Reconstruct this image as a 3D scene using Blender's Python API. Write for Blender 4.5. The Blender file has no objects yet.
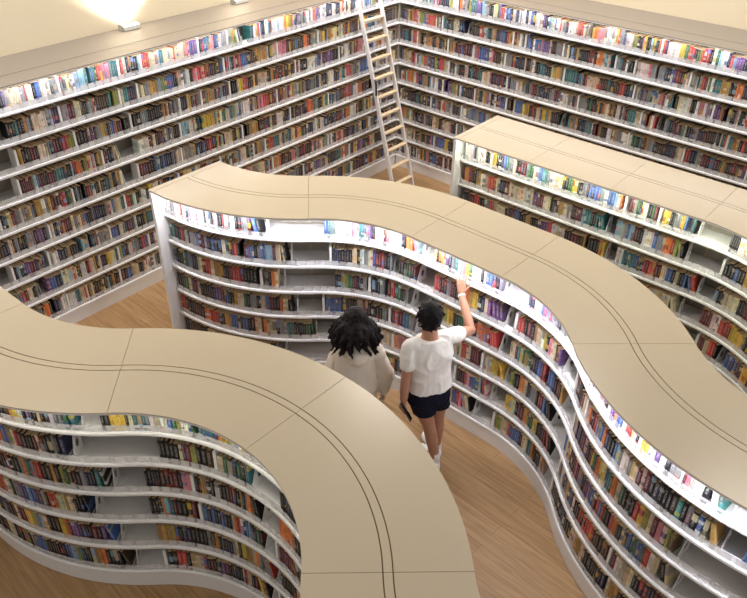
import bpy, bmesh, math, random
from mathutils import Vector, Matrix
from mathutils.bvhtree import BVHTree

C = bpy.context.scene.collection
R = random.Random(7)
PI = math.pi

# ------------------------------------------------------------------ materials
MATS = {}
def new_mat(name):
    m = bpy.data.materials.new(name); m.use_nodes = True
    nt = m.node_tree; b = nt.nodes['Principled BSDF']
    MATS[name] = m
    return m, nt, b
def plain(name, col, rough=.5, spec=.4, bump=0, bscale=60, vary=0.0, vscale=3.0, coat=0):
    m, nt, b = new_mat(name)
    b.inputs['Base Color'].default_value = (*col, 1)
    b.inputs['Roughness'].default_value = rough
    b.inputs['Specular IOR Level'].default_value = spec
    b.inputs['Coat Weight'].default_value = coat
    N = nt.nodes; L = nt.links
    tc = N.new('ShaderNodeTexCoord')
    if vary:
        no = N.new('ShaderNodeTexNoise'); no.inputs['Scale'].default_value = vscale; no.inputs['Detail'].default_value = 4
        L.new(tc.outputs['Object'], no.inputs['Vector'])
        mx = N.new('ShaderNodeMix'); mx.data_type = 'RGBA'
        mx.inputs['A'].default_value = (*[c * (1 - vary) for c in col], 1)
        mx.inputs['B'].default_value = (*[min(1, c * (1 + vary)) for c in col], 1)
        L.new(no.outputs['Fac'], mx.inputs['Factor']); L.new(mx.outputs['Result'], b.inputs['Base Color'])
    if bump:
        n2 = N.new('ShaderNodeTexNoise'); n2.inputs['Scale'].default_value = bscale; n2.inputs['Detail'].default_value = 3
        L.new(tc.outputs['Object'], n2.inputs['Vector'])
        bp = N.new('ShaderNodeBump'); bp.inputs['Strength'].default_value = bump; bp.inputs['Distance'].default_value = .01
        L.new(n2.outputs['Fac'], bp.inputs['Height']); L.new(bp.outputs['Normal'], b.inputs['Normal'])
    return m
def emit(name, col, strength):
    m, nt, b = new_mat(name)
    b.inputs['Base Color'].default_value = (.8, .8, .8, 1)
    b.inputs['Emission Color'].default_value = (*col, 1)
    b.inputs['Emission Strength'].default_value = strength
    return m

WHITE = plain('white_laminate', (.80, .79, .80), .38, .4, vary=.02)
PLATE = plain('white_steel', (.82, .82, .82), .35, .5)
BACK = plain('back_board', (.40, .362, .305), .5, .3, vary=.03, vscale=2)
WTAN = plain('grey_beige_laminate', (.30, .265, .235), .45, .3, vary=.02, vscale=1.3)
TAN = plain('tan_laminate', (.515, .437, .322), .28, .6, vary=.025, vscale=1.3)
DARK = plain('seam_shadow_gap', (.20, .15, .09), .8, .1)
RAIL = plain('beige_rail', (.52, .42, .32), .5, .3)
CREAM = plain('cream_paint', (.86, .77, .60), .8, .2, bump=.05, bscale=120, vary=.015, vscale=.6)
PAGES = plain('book_pages', (.62, .47, .29), .9, .1, bump=.2, bscale=300, vary=.1, vscale=8)
TREAD = plain('pale_beech', (.78, .62, .42), .5, .3, vary=.08, vscale=14)
STEEL = plain('white_coated_tube', (.78, .77, .78), .3, .5)
BLACKP = plain('black_plastic', (.012, .012, .014), .3, .5)
SKIN = plain('skin', (.42, .21, .135), .5, .35, bump=.05, bscale=90, vary=.06, vscale=9)
SKINW = plain('pale_skin', (.55, .33, .24), .5, .35, bump=.05, bscale=90, vary=.05, vscale=9)
TEE = plain('white_cotton', (.78, .74, .70), .9, .1, bump=.35, bscale=22, vary=.03, vscale=9)
HOODIE = plain('cream_fleece', (.70, .63, .54), .95, .08, bump=.5, bscale=16, vary=.05, vscale=8)
NAVY = plain('navy_cotton', (.008, .009, .022), .85, .15, bump=.4, bscale=22)
TROUSER = plain('dark_grey_cotton', (.03, .03, .035), .9, .1, bump=.3, bscale=22)
HAIRM = plain('black_hair', (.006, .005, .007), .6, .15, bump=.9, bscale=55)
HAIRW = plain('dark_brown_hair', (.009, .006, .007), .6, .15, bump=1.0, bscale=40, vary=.3, vscale=20)
SHOE = plain('white_sneaker', (.80, .80, .82), .5, .4, bump=.2, bscale=60)
SOCK = plain('white_sock', (.82, .82, .82), .95, .1, bump=.5, bscale=150)
EYE = plain('eye_white', (.8, .8, .78), .2, .5)
LIPC = plain('lips', (.42, .14, .12), .5, .3)

def floor_mat():
    m, nt, b = new_mat('oak_planks')
    N = nt.nodes; L = nt.links
    tc = N.new('ShaderNodeTexCoord')
    mp = N.new('ShaderNodeMapping'); mp.inputs['Rotation'].default_value = (0, 0, PI/2 + .05)
    L.new(tc.outputs['Object'], mp.inputs['Vector'])
    br = N.new('ShaderNodeTexBrick'); br.inputs['Scale'].default_value = 1
    br.inputs['Brick Width'].default_value = 1.3; br.inputs['Row Height'].default_value = .13
    br.inputs['Mortar Size'].default_value = .0016; br.inputs['Bias'].default_value = 0
    br.offset = .37
    br.inputs['Color1'].default_value = (.385, .24, .12, 1); br.inputs['Color2'].default_value = (.33, .195, .09, 1)
    br.inputs['Mortar'].default_value = (.20, .11, .055, 1)
    L.new(mp.outputs['Vector'], br.inputs['Vector'])
    m2 = N.new('ShaderNodeMapping'); m2.inputs['Scale'].default_value = (1.4, 22, 1)
    L.new(mp.outputs['Vector'], m2.inputs['Vector'])
    no = N.new('ShaderNodeTexNoise'); no.inputs['Scale'].default_value = 1.6; no.inputs['Detail'].default_value = 6; no.inputs['Distortion'].default_value = .6
    L.new(m2.outputs['Vector'], no.inputs['Vector'])
    cr = N.new('ShaderNodeValToRGB')
    cr.color_ramp.elements[0].position = .3; cr.color_ramp.elements[0].color = (.74, .70, .66, 1)
    cr.color_ramp.elements[1].position = .7; cr.color_ramp.elements[1].color = (1.2, 1.2, 1.2, 1)
    L.new(no.outputs['Fac'], cr.inputs['Fac'])
    mx = N.new('ShaderNodeMix'); mx.data_type = 'RGBA'; mx.blend_type = 'MULTIPLY'; mx.inputs['Factor'].default_value = 1
    L.new(br.outputs['Color'], mx.inputs['A']); L.new(cr.outputs['Color'], mx.inputs['B'])
    L.new(mx.outputs['Result'], b.inputs['Base Color'])
    b.inputs['Roughness'].default_value = .42; b.inputs['Specular IOR Level'].default_value = .4
    return m
FLOOR = floor_mat()

def lip_mat():
    """clear acrylic front strip carrying small printed shelf cards"""
    m, nt, b = new_mat('clear_acrylic_strip')
    N = nt.nodes; L = nt.links
    b.inputs['Base Color'].default_value = (.86, .85, .87, 1); b.inputs['Roughness'].default_value = .3
    tr = N.new('ShaderNodeBsdfTransparent'); mix = N.new('ShaderNodeMixShader')
    uv = N.new('ShaderNodeUVMap'); uv.uv_map = 'UVMap'
    br = N.new('ShaderNodeTexBrick'); br.inputs['Scale'].default_value = 1
    br.inputs['Brick Width'].default_value = .085; br.inputs['Row Height'].default_value = .2
    br.inputs['Mortar Size'].default_value = .012; br.inputs['Color1'].default_value = (1, 1, 1, 1)
    br.inputs['Color2'].default_value = (.35, .35, .35, 1); br.inputs['Mortar'].default_value = (.35, .35, .35, 1)
    L.new(uv.outputs['UV'], br.inputs['Vector'])
    mr = N.new('ShaderNodeMapRange'); mr.inputs['From Min'].default_value = .35; mr.inputs['To Min'].default_value = .24; mr.inputs['To Max'].default_value = .50
    L.new(br.outputs['Color'], mr.inputs['Value']); L.new(mr.outputs['Result'], mix.inputs['Fac'])
    L.new(tr.outputs['BSDF'], mix.inputs[1]); L.new(b.outputs['BSDF'], mix.inputs[2])
    L.new(mix.outputs['Shader'], N['Material Output'].inputs['Surface'])
    return m
ACRYLIC = lip_mat()

def cover_mat():
    """printed spines: cover colour, second colour band, title lettering specks and a small white call-number sticker"""
    m, nt, b = new_mat('printed_cover')
    N = nt.nodes; L = nt.links
    def math_(op, a, c=None, clamp=False):
        n = N.new('ShaderNodeMath'); n.operation = op; n.use_clamp = clamp
        for i, v in enumerate((a, c)):
            if v is None: continue
            if isinstance(v, (int, float)): n.inputs[i].default_value = v
            else: L.new(v, n.inputs[i])
        return n.outputs[0]
    def mix(f, a, c):
        n = N.new('ShaderNodeMix'); n.data_type = 'RGBA'
        for k, v in (('Factor', f), ('A', a), ('B', c)):
            if isinstance(v, tuple): n.inputs[k].default_value = v
            elif isinstance(v, (int, float)): n.inputs[k].default_value = v
            else: L.new(v, n.inputs[k])
        return n.outputs['Result']
    c1 = N.new('ShaderNodeAttribute'); c1.attribute_name = 'col'
    c2 = N.new('ShaderNodeAttribute'); c2.attribute_name = 'col2'
    uv = N.new('ShaderNodeUVMap'); uv.uv_map = 'UVMap'
    sp = N.new('ShaderNodeSeparateXYZ'); L.new(uv.outputs['UV'], sp.inputs[0])
    U, V = sp.outputs[0], sp.outputs[1]
    u = math_('FRACT', U); seed = math_('FLOOR', U)
    cb = N.new('ShaderNodeCombineXYZ'); L.new(seed, cb.inputs[0]); L.new(math_('MULTIPLY', V, 2.2), cb.inputs[1])
    nb = N.new('ShaderNodeTexNoise'); nb.inputs['Scale'].default_value = 1.37; nb.inputs['Detail'].default_value = 0
    L.new(cb.outputs[0], nb.inputs['Vector'])
    band = math_('GREATER_THAN', nb.outputs['Fac'], .56)
    base = mix(math_('MULTIPLY', band, .75), c1.outputs['Color'], c2.outputs['Color'])
    ct = N.new('ShaderNodeCombineXYZ'); L.new(math_('MULTIPLY', U, 3.0), ct.inputs[0]); L.new(math_('MULTIPLY', V, 38), ct.inputs[1])
    nt2 = N.new('ShaderNodeTexNoise'); nt2.inputs['Scale'].default_value = 1.0; nt2.inputs['Detail'].default_value = 1
    L.new(ct.outputs[0], nt2.inputs['Vector'])
    t = math_('GREATER_THAN', nt2.outputs['Fac'], .5)
    inu = math_('LESS_THAN', math_('ABSOLUTE', math_('SUBTRACT', u, .5)), .24)
    inv = math_('LESS_THAN', math_('ABSOLUTE', math_('SUBTRACT', V, .62)), .26)
    t = math_('MULTIPLY', math_('MULTIPLY', t, inu), math_('MULTIPLY', inv, .34))
    bw = N.new('ShaderNodeRGBToBW'); L.new(base, bw.inputs[0])
    tcv = math_('LESS_THAN', bw.outputs[0], .22)
    cc = N.new('ShaderNodeCombineXYZ')
    for i in range(3): L.new(math_('ADD', math_('MULTIPLY', tcv, .62), .05), cc.inputs[i])
    base = mix(t, base, cc.outputs[0])
    lab = math_('MULTIPLY', math_('LESS_THAN', V, .17), math_('GREATER_THAN', V, .03))
    hs = math_('GREATER_THAN', math_('FRACT', math_('MULTIPLY', seed, .371)), .25)
    lab = math_('MULTIPLY', lab, hs)
    base = mix(math_('MULTIPLY', lab, .7), base, (.72, .71, .69, 1))
    L.new(base, b.inputs['Base Color'])
    b.inputs['Roughness'].default_value = .45; b.inputs['Specular IOR Level'].default_value = .35
    return m
COVER = cover_mat()

PAL = {  # letter: (name, linear colour)
 'k': ('black', (.012, .012, .015)), 'n': ('navy', (.018, .026, .075)), 'b': ('blue', (.04, .12, .38)),
 'l': ('light blue', (.26, .45, .62)), 't': ('teal', (.03, .17, .20)), 'g': ('green', (.03, .14, .06)),
 'o': ('orange', (.72, .20, .045)), 'r': ('red', (.50, .035, .03)), 'm': ('maroon', (.14, .018, .03)),
 'y': ('yellow', (.72, .50, .05)), 'c': ('cream', (.66, .56, .40)), 'w': ('white', (.76, .74, .72)),
 'e': ('grey', (.24, .25, .27)), 'p': ('purple', (.14, .06, .24)), 'i': ('pink', (.66, .22, .30)),
 'a': ('amber', (.50, .28, .08)), 'd': ('dark brown', (.06, .03, .018)), 'v': ('olive', (.30, .32, .07)),
}
MIXED = 'kkkkkkkknnnnnbbbltttgeeeeerrrmmmmmwwwwccccccaaadddddyoipv'
LIGHTM = 'wwwwwwccclleebbkknnrrpiyotgv'
def jitter(col, a=.2):
    f = 1 + R.uniform(-a, a)
    g = (col[0] + col[1] + col[2]) / 3
    return tuple(max(.006, min(.9, (c * .86 + g * k * .14) * f * (1 + R.uniform(-.12, .12)))) for c, k in zip(col, (1.15, 1, .85)))

# ------------------------------------------------------------------ object helpers
def link(o, parent=None, label=None, cat=None, group=None, kind=None):
    C.objects.link(o)
    if parent is not None: o.parent = parent
    if label: o['label'] = label
    if cat: o['category'] = cat
    if group: o['group'] = group
    if kind: o['kind'] = kind
    return o
def empty(name, loc, label, cat, group=None, rz=0):
    o = bpy.data.objects.new(name, None); o.location = loc; o.rotation_euler = (0, 0, rz)
    o.empty_display_size = .1
    return link(o, None, label, cat, group)
class MB:
    def __init__(s): s.v = []; s.f = []; s.uv = []; s.hasuv = False
    def add(s, verts, faces, uvs=None):
        o = len(s.v); s.v += [tuple(p) for p in verts]; s.f += [tuple(i + o for i in f) for f in faces]
        if uvs is not None: s.hasuv = True; s.uv += uvs
        else: s.uv += [(0, 0)] * len(verts)
        return s
    def box(s, x0, x1, y0, y1, z0, z1, M=None):
        v = [Vector((x, y, z)) for x in (x0, x1) for y in (y0, y1) for z in (z0, z1)]
        if M is not None: v = [M @ p for p in v]
        return s.add(v, [(0, 1, 3, 2), (4, 6, 7, 5), (0, 4, 5, 1), (2, 3, 7, 6), (0, 2, 6, 4), (1, 5, 7, 3)])
    def sweep(s, path, prof, s0, s1, step=.05, uv=False):
        n = max(1, int(math.ceil((s1 - s0) / step))); k = len(prof); V = []; U = []
        for i in range(n + 1):
            q = s0 + (s1 - s0) * i / n
            (x, y), h = path(q)
            nx, ny = math.sin(h), -math.cos(h)
            for w, z in prof: V.append((x + nx * w, y + ny * w, z)); U.append((q, z))
        F = [tuple(range(k))[::-1], tuple(n * k + j for j in range(k))]
        for i in range(n):
            for j in range(k):
                a, b_ = i * k + j, i * k + (j + 1) % k
                F.append((a, b_, b_ + k, a + k))
        return s.add(V, F, U if uv else None)
    def tube(s, pts, rad, n=10, cap=True):
        pts = [Vector(p) for p in pts]; V = []; F = []
        if not isinstance(rad, (list, tuple)): rad = [rad] * len(pts)
        up = None
        for i, p in enumerate(pts):
            d = (pts[min(i + 1, len(pts) - 1)] - pts[max(i - 1, 0)]).normalized()
            if up is None:
                up = Vector((0, 0, 1)) if abs(d.z) < .9 else Vector((1, 0, 0))
            a = d.cross(up).normalized(); b_ = a.cross(d).normalized(); up = b_
            for j in range(n):
                t = 2 * PI * j / n
                V.append(p + (a * math.cos(t) + b_ * math.sin(t)) * rad[i])
        for i in range(len(pts) - 1):
            for j in range(n):
                F.append((i * n + j, i * n + (j + 1) % n, (i + 1) * n + (j + 1) % n, (i + 1) * n + j))
        F.append(tuple(range(n))[::-1]); F.append(tuple((len(pts) - 1) * n + j for j in range(n)))
        return s.add(V, F)
    def ellipsoid(s, c, r, M=None, nu=16, nv=12, f=None):
        V = []; F = []; c = Vector(c)
        for i in range(nv + 1):
            ph = PI * i / nv
            for j in range(nu):
                th = 2 * PI * j / nu
                d = Vector((math.sin(ph) * math.cos(th), math.sin(ph) * math.sin(th), math.cos(ph)))
                p = Vector((d.x * r[0], d.y * r[1], d.z * r[2]))
                if f: p = f(p, d)
                if M is not None: p = M @ p
                V.append(c + p)
        for i in range(nv):
            for j in range(nu):
                F.append((i * nu + j, (i + 1) * nu + j, (i + 1) * nu + (j + 1) % nu, i * nu + (j + 1) % nu))
        return s.add(V, F)
    def loft(s, rings, n=20):
        """rings: (centre, side vector, front vector) - an ellipse each"""
        V = []; F = []
        for c, a, b_ in rings:
            c, a, b_ = Vector(c), Vector(a), Vector(b_)
            for j in range(n):
                t = 2 * PI * j / n
                ct, st = math.cos(t), math.sin(t)
                e = .85
                V.append(c + a * math.copysign(abs(ct) ** e, ct) + b_ * math.copysign(abs(st) ** e, st))
        m = len(rings)
        for i in range(m - 1):
            for j in range(n): F.append((i * n + j, i * n + (j + 1) % n, (i + 1) * n + (j + 1) % n, (i + 1) * n + j))
        F.append(tuple(range(n))[::-1]); F.append(tuple((m - 1) * n + j for j in range(n)))
        return s.add(V, F)
    def mesh(s, name, mat):
        me = bpy.data.meshes.new(name); me.from_pydata(s.v, [], s.f)
        me.materials.append(mat)
        if s.hasuv:
            l = me.uv_layers.new(name='UVMap')
            for lp in me.loops: l.data[lp.index].uv = s.uv[lp.vertex_index]
        bm = bmesh.new(); bm.from_mesh(me); bmesh.ops.recalc_face_normals(bm, faces=bm.faces); bm.to_mesh(me); bm.free()
        return me
    def build(s, name, mat, parent=None, bevel=0, smooth=False, **kw):
        o = bpy.data.objects.new(name, s.mesh(name, mat)); link(o, parent, **kw)
        if parent is not None and (parent.location.length > 0):
            o.matrix_parent_inverse = Matrix.LocRotScale(parent.location, parent.rotation_euler, None).inverted()
        if bevel:
            md = o.modifiers.new('bevel', 'BEVEL'); md.width = bevel; md.segments = 2; md.limit_method = 'ANGLE'
        if smooth:
            for p in o.data.polygons: p.use_smooth = True
        return o
from mathutils import noise as mnoise
def organic(mb, name, mat, parent=None, voxel=.008, smooth=4, wrinkle=0, wscale=(9, 9, 9), **kw):
    """fuse overlapping limbs into one continuous skin"""
    o = mb.build(name, mat, parent, **kw)
    r = o.modifiers.new('fuse', 'REMESH'); r.mode = 'VOXEL'; r.voxel_size = voxel; r.use_smooth_shade = True
    if smooth:
        sm = o.modifiers.new('soften', 'SMOOTH'); sm.factor = .5; sm.iterations = smooth
    dg = bpy.context.evaluated_depsgraph_get()
    me = bpy.data.meshes.new_from_object(o.evaluated_get(dg)); o.modifiers.clear(); old = o.data; o.data = me
    bpy.data.meshes.remove(old); me.name = name
    if wrinkle:
        ns = [v.normal.copy() for v in me.vertices]
        for v, nn in zip(me.vertices, ns):
            p = Vector((v.co.x * wscale[0], v.co.y * wscale[1], v.co.z * wscale[2]))
            q = p + Vector((mnoise.noise(p * .6), mnoise.noise(p * .6 + Vector((9, 2, 4))), 0)) * 1.6
            v.co += nn * max(-.002, wrinkle * (1 - 2.4 * abs(mnoise.noise(q))) - wrinkle * .4)
    for p in me.polygons: p.use_smooth = True
    return o

# ------------------------------------------------------------------ paths of the bookcases
def make_path(p, hd, segs, step=.01):
    pts = []; x, y = p; s = 0
    for Ln, k in segs:
        n = int(round(Ln / step)); ds = Ln / n
        for i in range(n):
            pts.append((s, x, y, hd)); hm = hd + k * ds / 2
            x += math.cos(hm) * ds; y += math.sin(hm) * ds; hd += k * ds; s += ds
    pts.append((s, x, y, hd))
    total = s
    def f(q):
        if q <= 0: s_, X, Y, H = pts[0]; return (X + math.cos(H) * q, Y + math.sin(H) * q), H
        if q >= total: s_, X, Y, H = pts[-1]; d = q - total; return (X + math.cos(H) * d, Y + math.sin(H) * d), H
        i = min(len(pts) - 2, int(q / total * (len(pts) - 1)))
        while pts[i + 1][0] < q: i += 1
        while pts[i][0] > q: i -= 1
        a, b_ = pts[i], pts[i + 1]; t = (q - a[0]) / (b_[0] - a[0])
        return (a[1] + (b_[1] - a[1]) * t, a[2] + (b_[2] - a[2]) * t), a[3] + (b_[3] - a[3]) * t
    f.total = total
    return f
A = 1.6 * PI / 4; K = 1 / 1.6; S_ = -PI / 2; D = PI / 180
P1 = make_path((-7.08, -1.1), S_, [(.9, 0), (A, K), (A, -K), (A, -48 * D / A), (A, 48 * D / A)])
P2 = make_path((-4.60, -1.21), S_, [(A, K), (A, -K), (.9, -1.6 * D / .9), (A, -46.6 * D / A), (A, 48.2 * D / A), (.9, 0)])
P3 = make_path((-1.76, -2.56), S_, [(.87, 0)] * 3 + [(A, -K), (A, K)])
PL = make_path((-7.0, 0), 0, [(7.0, 0)])
PR = make_path((0, 0), S_, [(6.6, 0)])
SEAM1 = [.9, .9 + A, .9 + 2 * A, .9 + 3 * A]
SEAM2 = [A, 2 * A, 2 * A + .9, 3 * A + .9, 4 * A + .9]
SEAM3 = [.87, 1.74, 2.61, 2.61 + A]
Z0, PITCH, TH = .157, .28, .024

OCC = MB()           # everything that can hide a book from the camera
def rect(w0, w1, z0, z1): return [(w0, z0), (w1, z0), (w1, z1), (w0, z1)]

def bookcase(name, label, path, wf, depth, rows, overhang, seams, led, wall=None, rails=False, ends=(True, True), both=True):
    (x, y), h = path(0)
    root = empty(name, (x, y, 0), label, 'bookcase')
    T = path.total; zt = Z0 + PITCH * (rows - 1) + TH
    ztop = Z0 + PITCH * rows + .011 if rows < 8 else Z0 + PITCH * rows + .011
    def part(nm, prof, mat, s0=0, s1=T, parent=root, uv=False, **kw):
        m = MB().sweep(path, prof, s0, s1, uv=uv); return m.build(nm, mat, parent, **kw)
    wb = -wf if both else wf - depth - .02
    # plinth, set back a little at its foot
    part('plinth', rect(wb + (.012 if both else 0), wf - .012, 0, Z0), WHITE)
    for side in ((1, -1) if both else (1,)):
        for r in range(rows):
            z = Z0 + PITCH * r
            a, b_ = (wf, wf - depth) if side == 1 else (-wf, -wf + depth)
            prof = [(a, z), (a, z + .017), (a - side * .006, z + TH), (b_, z + TH), (b_, z)]
            sh = part('shelf', prof, WHITE)
            if side == 1:
                part('label_strip', rect(wf - .017, wf - .0145, z + TH, z + TH + .052), ACRYLIC, .003, T - .003, parent=sh, uv=True, label='clear acrylic strip with small label cards')
                OCC.sweep(path, rect(wf - depth, wf, z, z + TH), 0, T, step=.1)
    zb = ztop - .0145; TOPM = TAN if both else WTAN; hg = 0 if both else .004
    if both: part('back_panel', rect(-.012, .012, Z0 + TH, zb), BACK)
    else: part('back_panel', rect(wf - depth - .02, wf - depth, Z0, zb), BACK)
    inner = .013 if both else wf - depth + .001
    for s in seams:
        part('upright', rect(inner - .001, inner + .006, Z0 + TH, zb), RAIL if rails else BACK, s - .012, s + .012)
    if rails:
        for r in range(rows):
            z = Z0 + TH + PITCH * r + .185
            part('back_rail', rect(inner, inner + .014, z, z + .022), RAIL)
    wo = wf + overhang; wi = -wo if both else wall
    for e, s in ((0, -.035), (1, T)):
        if ends[e]: part('end_panel', rect(-wo + .004 if both else wf - depth - .02, wo - .004, 0, zb), WHITE, s, s + .035)
    s0 = -.037 if ends[0] else 0; s1 = T + .037 if ends[1] else T
    part('canopy_board', rect(wi, wo, zb, ztop - .007), WHITE, s0, s1)
    OCC.sweep(path, rect(wi, wo, zb, ztop), s0, s1, step=.1)
    part('seam_backing', rect(wi + .01, wo - .01, ztop - .0075, ztop - .0062), DARK, s0 + .01, s1 - .01)
    mid = (wi + wo) / 2 if both else wf - .16
    if not both: seams = []
    bounds = [s0] + ([s0 + .06] if ends[0] else []) + list(seams) + [s1]
    g = .0016
    for i, (a, b_) in enumerate(zip(bounds, bounds[1:])):
        q0 = a + (g if i else 0); q1 = b_ - (g if b_ != s1 else 0)
        if ends[0] and i == 0:
            part('end_strip', rect(wi, wo, ztop - .0065, ztop), TOPM, q0, q1 - .001); continue
        for w0, w1, nm in ((wi, mid - .028 - hg, 'top_panel'), (mid - .021, mid + .021, 'centre_strip'), (mid + .028 + (hg and -.005), wo, 'top_panel')):
            part(nm, rect(w0, w1, ztop - .0065, ztop), TOPM, q0, q1)
    part('light_fascia', rect(wo - .005, wo, zb - .004, zb), WHITE, s0 + .035, s1)
    if led: part('light_strip', rect(wo - .030, wo - .014, zb - .0055, zb - .0005), led, .02, T - .02)
    return root

LED1 = emit('led_strip_neutral', (1, .96, .80), 19)
LED2 = emit('led_strip_cool', (.93, .94, 1), 110)
LED3 = emit('led_strip_greenish', (.97, 1, .80), 62)
LEDW = emit('led_strip_wall', (.95, .96, 1), 48)

case1 = bookcase('curved_bookcase', 'white curved bookcase with tan top nearest the camera, lower left', P1, .315, .29, 6, .10, SEAM1, LED1)
case2 = bookcase('curved_bookcase', 'long winding white bookcase with tan top behind the two people', P2, .315, .29, 6, .10, SEAM2, LED2, rails=True)
case3 = bookcase('curved_bookcase', 'white bookcase with pinkish top at right, nearest the right wall shelves', P3, .315, .29, 6, .10, SEAM3, LED3, rails=True)
wseam = [i * .9 + .7 for i in range(7)]
wall1 = bookcase('wall_bookcase', 'tall nine shelf white bookcase along the left wall behind the ladder', PL, 0, .30, 9, .09, wseam, LEDW, wall=-.715, ends=(True, False), both=False)
wall2 = bookcase('wall_bookcase', 'tall nine shelf white bookcase along the right wall, top right', PR, 0, .30, 9, .09, [.9 * i for i in range(1, 8)], LEDW, wall=-.745, ends=(False, True), both=False)
MB().box(.002, .34, .002, .34, 0, 2.655).build('corner_panel', BACK, wall1)
# the strip where the two wall canopies meet in the corner
MB().box(0.002, .745, -.0, .714, 2.662, 2.684).build('corner_cover', WTAN, wall1)

# ------------------------------------------------------------------ the setting
f = MB().box(-12, 1.0, -10, .9, -.1, 0).build('floor', FLOOR, label='light oak plank floor', kind='structure')
MB().box(-12, .80, .72, .90, 0, 6.5).build('wall_left', CREAM, label='cream painted wall above the left bookcase', kind='structure')
MB().box(.75, .95, -10, .72, 0, 6.5).build('wall_right', CREAM, label='cream painted wall above the right bookcase', kind='structure')

# ------------------------------------------------------------------ books
BOOKS = []      # dicts, one per book
ENDS = []       # bookends
DIVS = []       # (case root, path, wf, s, z)
def frame(path, q, w):
    (x, y), h = path(q)
    return Vector((x + math.sin(h) * w, y - math.cos(h) * w, 0)), h

def fill(path, wf, z, s0, s1, case, row, run, codes, pal=MIXED, hmean=.185, lean_end=False, divs=None, root=None, div_every=(.55, 1.1)):
    """stand books side by side from s0 to s1 with their spines just behind the label strip"""
    s = s0 + .002; nb = 0; last = None; hgroup = hmean; left = 0
    nextdiv = s + R.uniform(*div_every) if div_every else 1e9
    kwv = 0; target = R.uniform(.20, .25)
    seqn = []
    while s < s1 - .016:
        if codes:
            est = (s - s0) / (s1 - s0); code = codes[min(len(codes) - 1, int(est * len(codes)))]
        else:
            code = R.choice(pal) if (R.random() > .38 or last is None) else last
        last = code
        if left <= 0:
            left = R.randint(3, 11); hgroup = hmean + R.uniform(-.014, .022); tg = R.uniform(.015, .032)
        left -= 1
        t = max(.010, tg + R.uniform(-.007, .008)); h = min(.226, hgroup + R.uniform(-.010, .010)); d = R.uniform(.115, .145)
        if s + t > s1: t = s1 - s
        if t < .008: break
        # tighter packing at the back when the run bulges towards the aisle
        (xa, ya), ha = path(s - .02); (xb, yb), hb = path(s + .05)
        kk = (hb - ha) / .07
        slope = kk  # left turn while the front is on the right side: front bulges outwards
        rf = max(.2, 1 + kk * wf)
        eff = t / rf
        if slope > 0: eff = t / rf * (1 + slope * .145 / (1 + slope * (wf - .145)))
        q = s + eff / 2
        c, hd = frame(path, q, wf - .020 - R.uniform(0, .005))
        BOOKS.append(dict(c=c, h=hd, z=z, t=t * .985, H=h, d=d, code=code, case=case, row=row, run=run, k=nb, lean=0.0))
        seqn.append(len(BOOKS) - 1)
        nb += 1; s += eff + R.choice((0, 0, 0, .0008, .002))
        if R.random() < .012: s += R.uniform(.012, .05)
        if s > nextdiv and s < s1 - .15:
            DIVS.append((root, path, wf, s + .018, z)); s += .037; nextdiv = s + R.uniform(*div_every)
    # let the last few books lean on their neighbours
    if lean_end and nb > 8 and R.random() < .75:
        m = R.randint(1, 3); ang = R.uniform(.12, .26)
        for j, i in enumerate(seqn[-m:]):
            b_ = BOOKS[i]; b_['lean'] = ang
            sh = b_['H'] * math.sin(ang) * .98 + j * b_['t'] * .04
            b_['c'] = b_['c'] + Vector((math.cos(b_['h']), math.sin(b_['h']), 0)) * sh
            s_end = sh
        s += s_end
    for n_, i in enumerate(seqn): BOOKS[i]['n'] = nb; BOOKS[i]['L'] = seqn[n_ - 1] if n_ else None; BOOKS[i]['Rr'] = seqn[n_ + 1] if n_ + 1 < nb else None
    return s, seqn

T1, T2, T3 = P1.total, P2.total, P3.total
RUN1 = [
 [(.05, 1.938), (2.07, 3.229), (3.62, 4.9)],
 [(.05, 1.851), (2.422, 2.889), (2.925, 3.221), (3.557, 4.8)],
 [(.05, 2.012), (2.263, 2.641), (2.684, 3.256), (3.513, 4.6)],
 [(.05, 1.859), (2.25, 2.666), (2.712, 3.286), (3.482, 4.6)],
 [(.05, 1.946), (2.257, 3.344), (3.475, 4.7)],
 [(.05, 1.995), (2.304, 3.265), (3.458, 4.6)]]
START1 = [1.44, 1.36, 1.28, 1.19, 1.10, 1.01]
CODE1 = [
 ['wkkdoywkpkakdweegtg', 'kyyaydctltecwccwlbgvcwpbgtltbtbboyyvclwyym', 'wcek'],
 ['orobecrmkkmcmkkeknk', 'kkkkcmvvkkdk', 'ckgdckggkkmtt', 'kkmdke'],
 ['kdkrkkeoterkdakvgdkenktk', 'knkkdkmkmkiir', 'kankwkkdmrkneokk', 'odkmkkk'],
 ['rrowckepblbmbdrrccackkk', 'kkkoltmkmkkmmr', 'bnbnknbnkncorwnblkngkk', 'mdgkkkk'],
 ['cnnbdmcmmyvelakkdyompnmkmkpb', 'aaaaybknnkkkbkedakdkneckyvkocoeeir', 'kcorkmn'],
 ['kckdcckkkvkcbbbdkmkkblvtnkcaokkkd', 'kkrrkccccbkmkkpmkknkcrckmyak', 'kcakcea']]
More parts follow.
